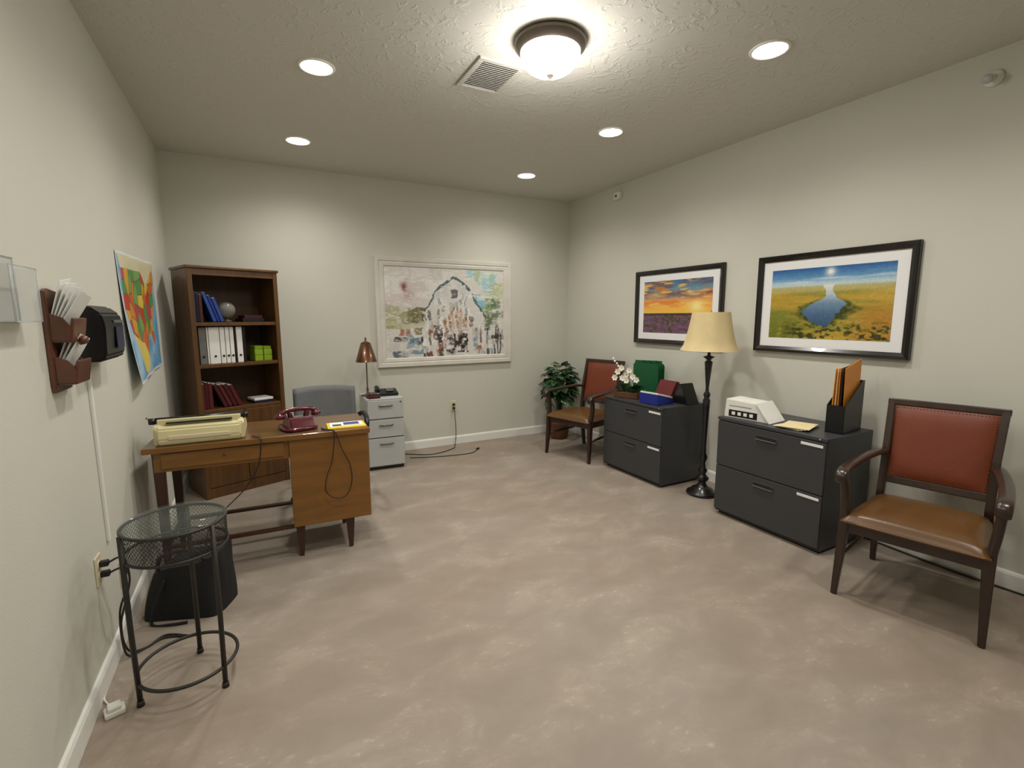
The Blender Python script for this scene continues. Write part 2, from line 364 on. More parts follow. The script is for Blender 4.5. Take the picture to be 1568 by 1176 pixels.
def sunset(U,V):
    t=np.clip((V-.38)/.62,0,1)
    c=np.zeros(U.shape+(3,)); 
    for k in range(3): c[...,k]=np.interp(t,[0,.2,.4,.55,.75,1],[[246,250,236,170,112,60],[196,190,164,160,142,108],[84,84,96,140,160,166]][k])
    n=fbm(U,V,4,12,200,5)
    c=mixc(c,(226,132,50),sstep(.48,.66,n)*sstep(.42,.6,V)*.85); c=mixc(c,(92,86,108),sstep(.52,.72,fbm(U,V,4,12,220,5))*sstep(.6,.75,V)*.8)
    c=mixc(c,(250,206,110),sstep(.54,.72,fbm(U,V,5,18,240,5))*sstep(.46,.56,V)*.8)
    c=mixc(c,(255,240,160),np.exp(-(((U-.8)/.1)**2+((V-.5)/.1)**2)))
    g=V<.38
    gc=np.zeros_like(c)+np.array((108,78,112.)); gc=mixc(gc,(70,76,40),sstep(.42,.6,fbm(U,V,22,26,260))); gc=mixc(gc,(142,88,120),sstep(.48,.65,fbm(U,V,30,34,280))*.7); gc=mixc(gc,(52,42,34),sstep(.32,.38,V)*.9)
    return np.where(g[...,None],gc,c)*.96
def river(U,V):
    t=np.clip((V-.74)/.26,0,1); c=np.zeros(U.shape+(3,))
    for k in range(3): c[...,k]=np.interp(t,[0,.2,.45,1],[[216,180,104,48],[226,208,156,98],[226,222,200,162]][k])
    c=mixc(c,(238,238,236),sstep(.48,.7,fbm(U,V,2,26,300,5))*sstep(.97,.78,V)*.7)
    c=mixc(c,(255,252,235),np.exp(-(((U-.52)/.04)**2+((V-.93)/.06)**2)))
    hz=sstep(.77,.73,V)
    gc=np.zeros_like(c)+np.array((186,154,58.)); n=fbm(U,V,2,14,320,6)
    gc=mixc(gc,(134,142,62),sstep(.36,.66,n)*.75); gc=mixc(gc,(208,174,76),sstep(.44,.72,fbm(U,V,2,16,340,6))*.75)
    gc=mixc(gc,(190,192,158),sstep(.6,.76,V)*.8)
    gc=mixc(gc,(98,114,42),sstep(.55,.15,V)*sstep(.45,.9,1-U)*.75); gc=mixc(gc,(186,130,48),sstep(.62,.3,V)*sstep(.6,.9,U)*.75)
    # river: winding channel widening into a lake
    cx=.49+.035*np.sin(V*15)+.06*sstep(.48,.72,V); w=np.interp(V,[.17,.22,.28,.35,.42,.48,.54,.6,.68,.75],[0,.07,.13,.165,.18,.15,.085,.045,.03,.05])
    q=np.abs(U-cx)/np.maximum(w,1e-3)+.9*(fbm(U,V,12,10,380,5)-.5); rv=sstep(1.06,.96,q)*(V>.17)
    bank=sstep(1.7,1.05,q)*sstep(.62,.46,V)*sstep(.08,.16,V); gc=mixc(gc,(72,86,36),bank*.75)
    tr=sstep(.46,.58,fbm(U,V,26,30,360,5))*np.maximum(sstep(.3,.14,V)*sstep(.05,.3,U),bank*.8); gc=mixc(gc,(44,54,26),tr*.85)
    gc=mixc(gc,(196,166,60),sstep(.56,.68,fbm(U,V,20,30,390,5))*sstep(.3,.14,V)*.5)
    rc=np.zeros_like(c); 
    for k in range(3): rc[...,k]=np.interp(V,[.15,.35,.5,.62,.74],[[58,80,118,190,232],[84,110,148,204,232],[116,146,176,214,226]][k])
    gc=gc*(1-rv[...,None])+rc*rv[...,None]
    c=gc*hz[...,None]+c*(1-hz[...,None]); c+=(fbm(U,V,80,60,399,2)[...,None]-.5)*20
    return c*.96
def usmap(U,V):
    c=np.zeros(U.shape+(3,))+np.array((108,170,216.)); c=mixc(c,(170,204,228),sstep(.4,.6,fbm(U,V,4,4,400)))
    us=[(.06,.88),(.3,.88),(.52,.88),(.62,.82),(.7,.76),(.78,.82),(.86,.9),(.94,.92),(.96,.84),(.88,.72),(.86,.6),(.82,.5),(.78,.42),(.82,.26),(.79,.22),(.71,.34),(.58,.32),(.5,.17),(.42,.28),(.34,.3),(.2,.34),(.1,.38),(.03,.58),(.05,.76)]
    def inside(P):
        m=np.zeros(U.shape,bool); j=len(P)-1
        for i in range(len(P)):
            xi,yi=P[i];xj,yj=P[j]
            cond=((yi>V)!=(yj>V))&(U<(xj-xi)*(V-yi)/(yj-yi+1e-9)+xi); m^=cond; j=i
        return m
    can=inside([(.03,1.),(.97,1.),(.94,.92),(.86,.9),(.78,.82),(.7,.76),(.62,.82),(.52,.88),(.06,.88)]); c=np.where(can[...,None],np.array((222,214,176.)),c)
    mex=inside([(.1,.38),(.34,.3),(.42,.28),(.5,.17),(.48,.08),(.4,0.02),(.3,.06),(.18,.26)]); c=np.where(mex[...,None],np.array((238,216,104.)),c)
    r=np.random.RandomState(12); pts=np.stack([(np.arange(56)%8+.5+r.rand(56)*.7-.35)/8,(np.arange(56)//8+.5+r.rand(56)*.7-.35)/7*.76+.14],-1); pal=np.array([(204,74,52),(226,146,56),(232,200,80),(92,156,90),(214,112,62),(196,84,90),(130,172,96),(222,170,70)],float); ci=np.array([(i*3+i//8*2+r.randint(0,2))%8 for i in range(56)])
    d=(U[...,None]-pts[:,0])**2*2+(V[...,None]-pts[:,1])**2; k=d.argmin(-1); ds=np.sort(np.sqrt(d),-1); col=pal[ci[k]]; col=np.where(((ds[...,1]-ds[...,0])<.008)[...,None],np.array((130,100,70.)),col)
    c=np.where(inside(us)[...,None],col,c)
    ins=(U<.3)&(V<.2)&(U>.04)&(V>.04); c=np.where((ins&(fbm(U,V,8,8,420)>.52))[...,None],np.array((222,130,60.)),c)
    edge=(U<.015)|(U>.985)|(V<.02)|(V>.98); c=np.where(edge[...,None],np.array((236,238,238.)),c)
    return c*.95
e=empty('framed_barn_painting',((1.084+2.604)/2,D,1.45)); w,h=1.52,1.11
b=B(); frame_part(b,w,h,.095,[(0,0),(0,-.03),(.06,-.036),(.42,-.034),(.5,-.026),(.62,-.03),(.9,-.026),(1,-.018),(1,0)],M_framewht); b.obj('frame',parent=e)
art('canvas',w-.18,h-.18,barn,420,290,e,y=-.016,rough=.55)
for nm,y0,y1,fn in(('framed_sunset_print',2.72,3.745,sunset),('framed_river_print',1.412,2.417,river)):
    w=y1-y0;h=.69
    e=empty(nm,(WR,(y0+y1)/2,1.495),-math.pi/2)
    b=B(); frame_part(b,w,h,.042,[(0,0),(0,-.028),(.1,-.034),(.5,-.032),(.75,-.026),(1,-.02),(1,0)],M_frameblk); b.obj('frame',parent=e)
    b=B(); b.bx(-w/2+.035,w/2-.035,-.012,-.004,-h/2+.035,h/2-.035,M_matb,0); b.obj('mat_board',parent=e)
    art('print',w-.22,h-.21,fn,300,200,e,y=-.0135,rough=.25)
def mapshape(U,V):
    w,h=1.03,.70
    x=(U-.5)*w+.04*(1-V)*(1-U); z=(V-.5)*h-.03*(1-U)
    y=-.004-.05*np.clip(1-V,0,1)**2*(1-U)**2-.006*np.sin(U*9)**2
    return np.stack([x,y,z],-1)
mo=art('wall_map',1,1,usmap,280,190,None,rough=.35,shape=mapshape); mo.location=(WL,3.67,1.43); mo.rotation_euler=(0,0,math.pi/2)

# ------------------------------------------------------------ bookcase
W,Dp,Hh=.65,.36,1.79
b=B(); t=.022
b.bx(0,t,0,Dp,0,Hh-.02,M_walnut);b.bx(W-t,W,0,Dp,0,Hh-.02,M_walnut)
b.bx(t,W-t,Dp-.01,Dp,.02,Hh-.02,M_walnut_d,0)
b.bx(-.012,W+.012,-.014,Dp,Hh-.022,Hh,M_walnut,.006)
b.bx(t,W-t,0,.018,Hh-.07,Hh-.022,M_walnut)
for z in(1.37,1.05,.70): b.bx(t,W-t,.004,Dp-.01,z-.026,z,M_walnut,.002)
b.bx(0,t+.012,-.006,.016,0,Hh-.022,M_walnut);b.bx(W-t-.012,W,-.006,.016,0,Hh-.022,M_walnut)
b.bx(t,W-t,.0,Dp-.01,.0,.08,M_walnut,.002)
b.bx(t+.012,W/2-.002,-.002,.016,.085,.672,M_walnut);b.bx(W/2+.002,W-t-.012,-.002,.016,.085,.672,M_walnut)
for s_ in(-1,1): b.cyl((W/2+s_*.03,-.002,.45),(W/2+s_*.03,-.02,.45),.006,.01,M_brass,12)
ang=math.atan2(.23,.575); bl=Vector((-.41,4.29,0)); bc=b.obj('bookcase',bl,ang)
def inbc(bb,name): return bb.obj(name,bl,ang)
b=B()
def book(b,x,z,w,h,d,m,tilt=0.,y=.05):
    b.box((x+w/2+math.sin(tilt)*h/2,y+d/2,z+h/2*math.cos(tilt)+abs(math.sin(tilt))*w/2+.001),(w,d,h),m,.002,rot=(0,tilt,0))
    b.box((x+w/2+math.sin(tilt)*h/2,y+d/2+.004,z+h/2*math.cos(tilt)+abs(math.sin(tilt))*w/2+.0025*math.cos(tilt)),(w*.75,d-.004,h),M_paper,0,rot=(0,tilt,0))
x=.04
for w_,h_,m_ in((.02,.23,M_navy),(.016,.22,M_black),(.022,.21,M_maroon2)): book(b,x,1.37,w_,h_,.16,m_); x+=w_+.002
for w_,h_,m_ in((.024,.23,M_blue),(.018,.21,M_royal),(.022,.19,M_blue)): book(b,x+.065,1.371,w_,h_,.16,m_,-.3); x+=w_+.006
b.bx(.40,.57,.10,.26,1.371,1.40,M_black,.002); b.bx(.42,.56,.11,.25,1.40,1.425,M_maroon2,.002)
x=.04
for i,(w_,h_,m_) in enumerate(((.028,.2,M_maroon),(.022,.21,M_maroon2),(.026,.2,M_maroon))): book(b,x,.70,w_,h_,.17,m_); x+=w_+.002
x+=.075
for i,(w_,h_,m_) in enumerate(((.026,.2,M_maroon2),(.026,.19,M_maroon),(.03,.19,M_maroon2),(.026,.18,M_maroon))): book(b,x,.701,w_,h_,.17,m_,-.38); x+=w_+.008
b.bx(.42,.58,.05,.2,.701,.722,M_navy,.002); b.bx(.425,.575,.048,.198,.722,.74,M_paper,.002)
inbc(b,'books')
b=B(); x=.055
for w_,m_ in((.05,M_grey),(.012,M_paper),(.075,M_paper),(.035,M_paper),(.03,M_paper),(.03,M_paper),(.012,M_black),(.045,M_paper),(.02,M_black)):
    b.bx(x,x+w_-.002,.04,.27,1.051,1.05+.285,m_,.003); 
    if w_>.025: b.cyl((x+w_/2,.041,1.11),(x+w_/2,.037,1.11),.009,.009,M_black,12)
    x+=w_+.003
inbc(b,'binders')
b=B()
for z in(1.051,1.099): b.bx(.455,.52,.05,.16,z,z+.046,M_lime,.003); b.bx(.527,.592,.05,.16,z,z+.046,M_lime,.003)
b.bx(.46,.525,.06,.15,1.147,1.175,M_lime,.003); b.bx(.53,.59,.06,.15,1.147,1.17,M_lime,.003)
inbc(b,'card_boxes')
b=B(); b.lathe([(0,0),(.035,0),(.035,.012),(.012,.02),(.012,.03),(.03,.04)],(.29,.12,1.371),M_bronze2,24); b.pillow((.29,.12,1.371+.095),(.13,.13,.13),M_globe,1); inbc(b,'glass_globe')

# ------------------------------------------------------------ desk
ang=math.atan2(-.05,1.11)
b=B(); w=1.12; d=.50
b.bx(0,w,0,d,.722,.75,M_desktop,.004); b.bx(-.001,w+.001,-.002,.004,.721,.749,M_desk,.001)
b.bx(.675,w-.008,.01,d-.01,.2,.722,M_desk,.004)
b.bx(.04,.675,.02,.04,.615,.722,M_desk,.003)
b.bx(.075,.65,.012,.022,.632,.712,M_desk,.003)
b.cyl((.36,.012,.68),(.36,.006,.68),.007,.006,M_brass,12)
b.bx(.04,.675,d-.04,d-.02,.615,.722,M_desk,.003)
b.bx(.035,.055,.03,d-.03,.615,.722,M_desk,.003)
for yy in(.045,d-.045):
    b.beam([(.055,yy,0,.024,.024),(.06,yy,.3,.04,.04),(.06,yy,.722,.05,.05)],M_desk_leg)
for xx in(.71,w-.13):
    for yy in(.06,d-.06):
        b.beam([(xx,yy,0,.022,.022),(xx,yy,.2,.05,.05)],M_desk_leg)
b.bx(.06,.71,.035,.06,.185,.205,M_desk_leg,.003); b.bx(.06,.71,d-.06,d-.035,.185,.205,M_desk_leg,.003)
b.bx(.05,.07,.045,d-.045,.185,.205,M_desk_leg,.003)
for z0,z1 in((.22,.46),(.465,.6),(.605,.71)):
    b.bx(.69,w-.02,d-.012,d+.004,z0,z1,M_desk,.004); b.bx(.82,.95,d+.004,d+.018,(z0+z1)/2-.006,(z0+z1)/2+.006,M_brass,.003)
dl=Vector((-.545,2.965,0)); desk=b.obj('wooden_desk',dl,ang)
ZD=.75
b=B()
b.prism([(-.16,.0),(.16,.0),(.165,.02),(.15,.045),(.02,.075),(.0,.095),(-.13,.1),(-.16,.085),(-.168,.03)],'x',-.19,.19,M_cream,.008)
b.prism([(-.15,.0),(.16,.0),(.165,.02),(.14,.055),(.03,.09),(.0,.105),(-.12,.108),(-.15,.09)],'x',-.205,-.17,M_cream,.006)
b.prism([(-.15,.0),(.16,.0),(.165,.02),(.14,.055),(.03,.09),(.0,.105),(-.12,.108),(-.15,.09)],'x',.17,.205,M_cream,.006)
b.cyl((-.2,-.08,.118),(.2,-.08,.118),.018,.018,M_black,20)
b.cyl((-.23,-.08,.118),(-.2,-.08,.118),.017,.017,M_black,16); b.cyl((.2,-.08,.118),(.225,-.08,.118),.017,.017,M_black,16)
b.bx(-.19,.19,-.12,-.1,.1,.13,M_cream,.004); b.bx(-.15,.15,-.135,-.12,.108,.116,M_black,.002)
b.bx(-.14,.14,-.171,-.164,.03,.05,M_almond,.002)
b.tube(smooth([(-.22,-.08,.118),(-.235,-.06,.125),(-.25,-.03,.13)]),.004,M_steel)
for r_ in range(4):
    for k in range(11): b.cyl((-.135+k*.026+r_*.005,.05+r_*.024,.07-r_*.008),(-.135+k*.026+r_*.005,.05+r_*.024,.083-r_*.008),.009,.008,M_black,10)
b.obj('typewriter',(-.285,3.145,ZD+.002),ang+.02)
b=B()
b.prism([(-.1,0),(.1,0),(.103,.012),(.09,.02),(.05,.065),(.035,.08),(-.06,.085),(-.075,.07),(-.098,.018)],'x',-.075,.075,M_red,.01)
b.pillow((0,0,.015),(.21,.225,.03),M_red,.5)
for sx in(-1,1):
    for sy in(-.035,.01): b.beam([(sx*.045,sy,.075,.02,.014),(sx*.055,sy,.115,.014,.012)],M_red,.003)
hs=smooth([(-.115,-.012,.095),(-.095,-.012,.118),(-.04,-.012,.128),(.04,-.012,.128),(.095,-.012,.118),(.115,-.012,.095)],6)
b.tube(hs,.014,M_red,12)
for sx in(-1,1): b.lathe([(0,0),(.026,.0),(.031,.01),(.03,.024),(.014,.034),(0,.036)],(sx*.112,-.012,.078),M_red,24)
b.lathe([(0,.004),(.03,.004),(.04,.0)],(0,.068,.052),M_black,24,M=Matrix.Rotation(-.72,4,'X'))
b.obj('rotary_telephone',(.195,3.10,ZD),.25,scale=.93)
b=B()
pts=smooth([(.315,3.02,ZD+.006),(.335,2.965,ZD+.006),(.368,2.93,ZD+.006),(.37,2.908,ZD+.003),(.368,2.902,.70),(.35,2.903,.58),(.315,2.905,.48),(.31,2.905,.40),(.36,2.903,.352),(.42,2.902,.36),(.455,2.901,.44),(.45,2.901,.54),(.41,2.9,.64),(.385,2.9,.72),(.372,2.903,.754),(.335,2.94,ZD+.006),(.31,2.99,ZD+.006)],8)
b.tube(pts,.0028,M_cord,8)
pts=smooth([(-.045,3.0,ZD+.006),(-.03,2.96,ZD+.006),(-.01,2.935,ZD+.005),(-.008,2.92,.72),(-.03,2.925,.6),(-.1,2.94,.48),(-.2,2.95,.38),(-.28,2.9,.30),(-.3,2.88,.2),(-.32,2.88,.02),(-.3,2.93,.005)],8)
b.tube(pts,.003,M_cord,8)
b.obj('telephone_cord')
b=B(); b.box((0,0,.004),(.22,.16,.008),M_yel,.001); b.box((0,0,.0095),(.19,.13,.003),M_paper,.001); b.box((.03,.01,.0115),(.09,.07,.001),M_blue,0); b.box((-.055,-.02,.0115),(.05,.05,.001),M_green,0)
b.box((.01,-.05,.0115),(.16,.018,.001),M_yel,0)
b.obj('magazine',(.46,3.045,ZD),-.06)

# ------------------------------------------------------------ desk chair (grey)
b=B()
b.pillow((0,0,.45),(.48,.46,.10),M_greyfab,.5)
def cb(u,v):
    a=(u-.5)*1.5; r=.32; z=.50+v*.37
    return (math.sin(a)*r*1.05, .02+math.cos(a)*(r-.09)+.04*v, z+(-.02*(abs(a)**2)*v))
b.surf(cb,24,8,M_greyfab,thick=.045)
for sx in(-1,1):
    b.tube(smooth([(sx*.2,.2,.60),(sx*.265,.1,.66),(sx*.275,-.05,.665),(sx*.27,-.16,.65),(sx*.26,-.17,.58),(sx*.23,-.1,.45)],8),.018,M_black,12)
b.cyl((0,0,.12),(0,0,.42),.028,.028,M_black); b.cyl((0,0,.38),(0,0,.41),.1,.14,M_black)
for k in range(5):
    a=2*math.pi*k/5+.3; c_,s_=math.cos(a),math.sin(a)
    b.tube([(0,0,.12),(c_*.13,s_*.13,.105),(c_*.27,s_*.27,.075)],[.028,.022,.015],M_black,10)
    b.cyl((c_*.27-s_*.018,s_*.27+c_*.018,.028),(c_*.27+s_*.018,s_*.27-c_*.018,.028),.028,.028,M_black,20); b.cyl((c_*.27,s_*.27,.03),(c_*.27,s_*.27,.08),.01,.01,M_black,10)
b.obj('grey_office_chair',(.44,3.80,0),-.08)

# ------------------------------------------------------------ small grey file cabinet
b=B(); w,d,h=.335,.46,.665
b.bx(0,w,0.018,d,.03,h,M_ltgrey,.004); b.bx(.01,w-.01,.03,d-.01,.0,.03,M_black,0)
b.bx(.006,w-.006,.012,.02,.04,h-.006,M_ltgrey2,0)
for z0,z1 in((.04,.30),(.31,.475),(.485,.655)):
    b.bx(.006,w-.006,0,.02,z0,z1,M_ltgrey,.003); zz=z1-.05
    b.tube([(w/2-.06,-.001,zz),(w/2-.06,-.02,zz),(w/2+.06,-.02,zz),(w/2+.06,-.001,zz)],.005,M_steel,8); b.bx(w/2-.05,w/2+.05,-.001,.001,zz-.014,zz-.008,M_ltgrey2,0)
b.cyl((w-.03,-.004,h-.03),(w-.03,.002,h-.03),.008,.008,M_steel,12)
b.obj('grey_filing_cabinet',(.85,4.405,0),-.05)
ZC=.665
b=B(); b.lathe([(0,0),(.06,0),(.062,.01),(.02,.02),(.009,.03),(.012,.06),(.006,.09),(.006,.33),(.012,.34),(0,.35)],(0,0,0),M_bronze2,24)
b.lathe([(.1,.325),(.097,.33),(.045,.50),(.042,.50),(.094,.325)],(0,0,0),M_bronze,32); b.lathe([(0,.50),(.045,.50),(.03,.51),(.006,.52),(.01,.54),(0,.56)],(0,0,0),M_bronze,24)
b.obj('small_table_lamp',(.915,4.66,ZC+.0005))
b=B(); b.prism([(-.08,0),(.1,0),(.1,.05),(.05,.055),(-.08,.025)],'x',-.1,.1,M_black,.006); b.tube(smooth([(-.085,-.06,.055),(-.085,-.02,.072),(-.085,.04,.076),(-.085,.08,.065)],6),.017,M_black,10); b.box((.03,.0,.05),(.07,.08,.006),M_ltgrey2,.002,rot=(.18,0,0)); b.obj('desk_telephone',(1.085,4.63,ZC),-.05)
b=B(); b.bx(-.055,.055,-.05,.05,0,.03,M_maroon2,.006); b.bx(-.05,.05,-.045,.045,.03,.05,M_mahog,.006); b.cyl((-.03,-.05,.04),(-.03,.05,.04),.016,.016,M_maroon,16); b.obj('pencil_box',(.93,4.50,ZC),.1)

# ------------------------------------------------------------ lateral filing cabinets
def lateral(loc,h,wd):
    b=B(); d=.49
    b.bx(0,wd,.018,d,.02,h,M_char,.004); b.bx(.02,wd-.02,.04,d-.02,0,.02,M_char2,0)
    b.bx(.006,wd-.006,.012,.02,.03,h-.025,M_char2,0)
    b.bx(0,wd,0,.03,h-.022,h,M_char,.003)
    zm=(h-.02+.04)/2
    for z0,z1 in((.04,zm-.003),(zm+.003,h-.028)):
        b.bx(.005,wd-.005,0,.02,z0,z1,M_char,.003)
        zz=z1-.055 if z0>.1 else z1-.05
        cx=wd/2
        b.bx(cx-.075,cx+.075,-.003,.002,zz-.016,zz+.016,M_char,.003); b.bx(cx-.068,cx+.068,-.0035,.003,zz-.010,zz+.011,M_char2,0); b.bx(cx-.07,cx+.07,-.012,-.002,zz-.016,zz-.009,M_steel,.002)
        b.bx(wd-.15,wd-.02,-.003,.001,z1-.032,z1-.016,M_label,.001)
    b.cyl((wd-.04,-.004,h-.012),(wd-.04,.002,h-.012),.007,.007,M_steel,12)
    return b.obj('lateral_filing_cabinet',loc,-math.pi/2)
lateral((2.865,3.56,0),.675,.74)
lateral((2.86,2.285,0),.71,.745)

# ------------------------------------------------------------ armchairs
def armchair(loc,rz):
    b=B()
    for sx in(-1,1):
        b.beam([(sx*.275,-.275,0,.026,.028),(sx*.268,-.262,.2,.036,.038),(sx*.262,-.25,.42,.044,.046)],M_mahog,.004)
        b.tube(smooth([(sx*.265,-.25,.40),(sx*.275,-.235,.50),(sx*.28,-.245,.58),(sx*.282,-.26,.635)],6),.019,M_mahog,12,w=1.,h=1.2,up=(0,1,0),e=.7)
        b.tube(smooth([(sx*.224,.255,.665),(sx*.246,.13,.672),(sx*.272,-.04,.665),(sx*.283,-.19,.655),(sx*.285,-.27,.645),(sx*.285,-.297,.62),(sx*.284,-.285,.595)],6),.018,M_mahog,12,w=1.5,h=.8,e=.7)
        b.beam([(sx*.235,.30,0,.026,.032),(sx*.228,.255,.25,.034,.042),(sx*.218,.235,.45,.036,.046),(sx*.219,.262,.7,.032,.04),(sx*.226,.33,.945,.032,.032)],M_mahog,.004)
        b.beam([(sx*.243,-.0,.335,.022,.48),(sx*.243,-.0,.395,.022,.48)],M_mahog,.003)
        b.tube([(sx*.265,-.255,.21),(sx*.23,.26,.23)],.011,M_mahog,10,w=.8,h=1.2)
    b.bx(-.25,.25,-.265,-.24,.335,.395,M_mahog,.003); b.bx(-.22,.22,.21,.235,.335,.40,M_mahog,.003)
    b.tube([(-.23,.262,.27),(.23,.262,.27)],.012,M_mahog,10); 
    def seat(u,v,top):
        y=-.29+v*.52; hw=.275-.04*v; x=(u-.5)*2*hw
        e=(1-abs(2*u-1)**8)*(1-abs(2*v-1)**8)
        return (x,y+.0,(.398+.052*e**.6+.008*math.sin(math.pi*u)*math.sin(math.pi*v)) if top else (.398-.014*e))
    b.surf(lambda u,v:seat(u,v,1),28,28,M_tan); b.surf(lambda u,v:seat(u,v,0),28,28,M_tan)
    b.tube(smooth([(-.272,-.29,.398),(0,-.293,.398),(.272,-.29,.398)],6),.006,M_tan,8)
    def bk(x,z): return Vector((x,.238+(z-.5)*.215,z))
    b.box(bk(0,.935),(.488,.034,.036),M_mahog,.006,rot=(-.21,0,0)); b.box(bk(0,.515),(.43,.032,.04),M_mahog,.005,rot=(-.21,0,0))
    def pad(u,v,s):
        z=.535+v*.385; xw=.202+.01*v; x=(u-.5)*2*xw; e=(1-abs(2*u-1)**6)*(1-abs(2*v-1)**6)
        p=bk(x,z); return p+Vector((0,-s*(.012+.02*e),0))
    b.surf(lambda u,v:pad(u,v,1),20,20,M_rust); b.surf(lambda u,v:pad(u,v,-1),20,20,M_rust)
    N=30
    for k in range(N+1):
        for u,v in((k/N,.025),(k/N,.975),(.025,k/N),(.975,k/N)):
            p=pad(u,v,1)+Vector((0,-.001,0)); b.lathe([(0,-.002),(.0035,0)],p,M_brass,6,M=Matrix.Rotation(math.pi/2*-1,4,'X'))
    return b.obj('wooden_armchair',loc,rz)
armchair((2.875,1.07,0),math.radians(-76.6))
armchair((2.955,3.98,0),math.radians(-74.5))

# ------------------------------------------------------------ floor lamp
b=B()
b.lathe([(0,0),(.115,0),(.12,.012),(.112,.025),(.085,.035),(.08,.05),(.05,.062),(.035,.08),(.028,.1),(.045,.12),(.05,.135),(.03,.155),(.022,.17),(.034,.19),(.034,.2),(.02,.22),(.016,.26),(.028,.29),(.03,.31),(.018,.34),(.015,.40),(.02,.55),(.026,.70),(.028,.76),(.018,.78),(.026,.80),(.026,.81),(.014,.83),(.012,.86),(.02,.95),(.026,1.02),(.03,1.06),(.014,1.075),(.03,1.09),(.045,1.10),(.012,1.11),(.01,1.22),(0,1.22)],(0,0,0),M_lampblk,28)
def shd(a,z): return .025*math.cos(a*8)*(1.45-z)/.3*.6
pr=[]
for i in range(9):
    t=i/8; pr.append((.212-.075*(t**.6),1.15+.29*t))
b.lathe(pr,(0,0,0),M_shade,64,wob=shd); b.lathe([(r-.004,z) for r,z in pr],(0,0,0),M_shade,64,wob=shd)
b.cyl((0,0,1.2),(0,0,1.42),.004,.004,M_brass); b.cyl((-.13,0,1.425),(.13,0,1.425),.003,.003,M_brass); b.cyl((0,-.13,1.425),(0,.13,1.425),.003,.003,M_brass); b.pillow((0,0,1.28),(.06,.06,.1),M_white,1); b.cyl((0,0,1.42),(0,0,1.455),.006,.004,M_brass,10)
b.obj('floor_lamp',(3.085,2.58,0))
b=B(); b.tube(smooth([(WR-.03,2.2,.006),(WR-.035,1.6,.006),(WR-.06,1.1,.006),(WR-.035,.7,.006),(WR-.04,.2,.006),(WR-.03,-.3,.006)],8),.005,M_cord,8); b.obj('floor_cable')

# ------------------------------------------------------------ plant
b=B()
b.lathe([(0,0),(.09,0),(.1,.02),(.125,.18),(.13,.2),(.12,.2),(.11,.185),(0,.18)],(0,0,0),M_pot,28)
rr=random.Random(4)
for i in range(230):
    th=rr.uniform(0,2*math.pi); ph=math.acos(rr.uniform(-.75,1)); R=rr.uniform(.10,.22)
    c=Vector((math.sin(ph)*math.cos(th)*R*.9,math.sin(ph)*math.sin(th)*R*.75,.62+math.cos(ph)*R*1.25))
    dirv=Vector((math.sin(ph)*math.cos(th),math.sin(ph)*math.sin(th),math.cos(ph)*.4-.35)).normalized()
    L_=rr.uniform(.075,.12); wv=dirv.cross(Vector((rr.uniform(-.4,.4),rr.uniform(-.4,.4),1))).normalized(); nv=wv.cross(dirv)
    def lf(u,v,c=c,dirv=dirv,wv=wv,nv=nv,L_=L_):
        w=math.sin(math.pi*min(1,v**.75))*L_*.4*(u-.5)*2
        return c+dirv*(v*L_)+wv*w+nv*(-.25*L_*v*v+abs(u-.5)*.1*L_)
    b.surf(lf,2,5,M_leaf if rr.random()<.8 else M_leaf2)
    if i%5==0: b.tube(smooth([(0,0,.18),(c.x*.3,c.y*.3,.18+(c.z-.18)*.6),tuple(c)],4),.003,M_leaf,5)
b.obj('potted_plant',(3.08,4.64,0))

# ------------------------------------------------------------ things on the far lateral cabinet
Z1=.6755
b=B(); b.bx(-.11,.11,-.05,.05,0,.055,M_pot,.006); b.bx(-.1,.1,-.045,.045,.05,.058,M_leaf,0)
for sx,hh_ in((-.09,.2),(-.055,.24),(-.02,.17),(.02,.22),(.055,.16),(.09,.13),(-.11,.14),(.0,.12),(-.04,.14)):
    yy=rr.uniform(-.05,.02); c=Vector((sx,yy,.055+hh_*.9))
    b.tube(smooth([(sx*.5,0,.055),(sx*.8,yy*.5,.055+hh_*.5),tuple(c)],5),.002,M_leaf,5)
    for k in range(6):
        a=2*math.pi*k/6+sx*9; dv=Vector((math.cos(a),-.35,math.sin(a))).normalized(); wv=dv.cross(Vector((0,1,0))).normalized()
        b.surf(lambda u,v,c=c,dv=dv,wv=wv: c+dv*(v*.034)+wv*(math.sin(math.pi*v**.7)*.015*(u-.5)*2),2,5,M_petal)
    b.pillow(c+Vector((0,-.006,0)),(.012,.012,.012),M_yel,1,nu=10,nv=6)
for i in range(40):
    th=rr.uniform(0,2*math.pi); R=rr.uniform(.02,.09); st=Vector((R*math.cos(th),R*math.sin(th)*.5,.05)); 
    dv=Vector((math.cos(th),math.sin(th)*.5,rr.uniform(.4,1.4))).normalized(); wv=dv.cross(Vector((.2,.3,1))).normalized()
    b.surf(lambda u,v,c=st,dv=dv,wv=wv: c+dv*(v*.12)+wv*(math.sin(math.pi*v**.7)*.018*(u-.5)*2)+Vector((0,0,.03*v-.05*v*v)),2,5,M_leaf if i%3 else M_leaf2)
b.tube(smooth([(-.02,0,.05),(-.06,0,.2),(-.11,.01,.30),(-.15,.02,.35)],6),.003,M_leaf,6)
for k in range(5): b.pillow((-.08-.018*k,.01+.004*(-1)**k,.26+.022*k),(.018,.018,.024),M_petal,1,nu=12,nv=8)
b.obj('flower_planter',(2.97,3.36,Z1),-math.pi/2+.45)
b=B()
for k in range(4):
    y=k*.026
    b.prism([(-.15,.02),(.15,.02),(.15,.28),(.135,.3),(-.135,.3),(-.15,.28)],'y',y-.02,y-.012,M_green,.002); b.box((-.08+.05*k,y-.016,.31),(.1,.006,.03),M_green,.002)
b.bx(-.16,.16,-.04,.09,0,.05,M_green,.006)
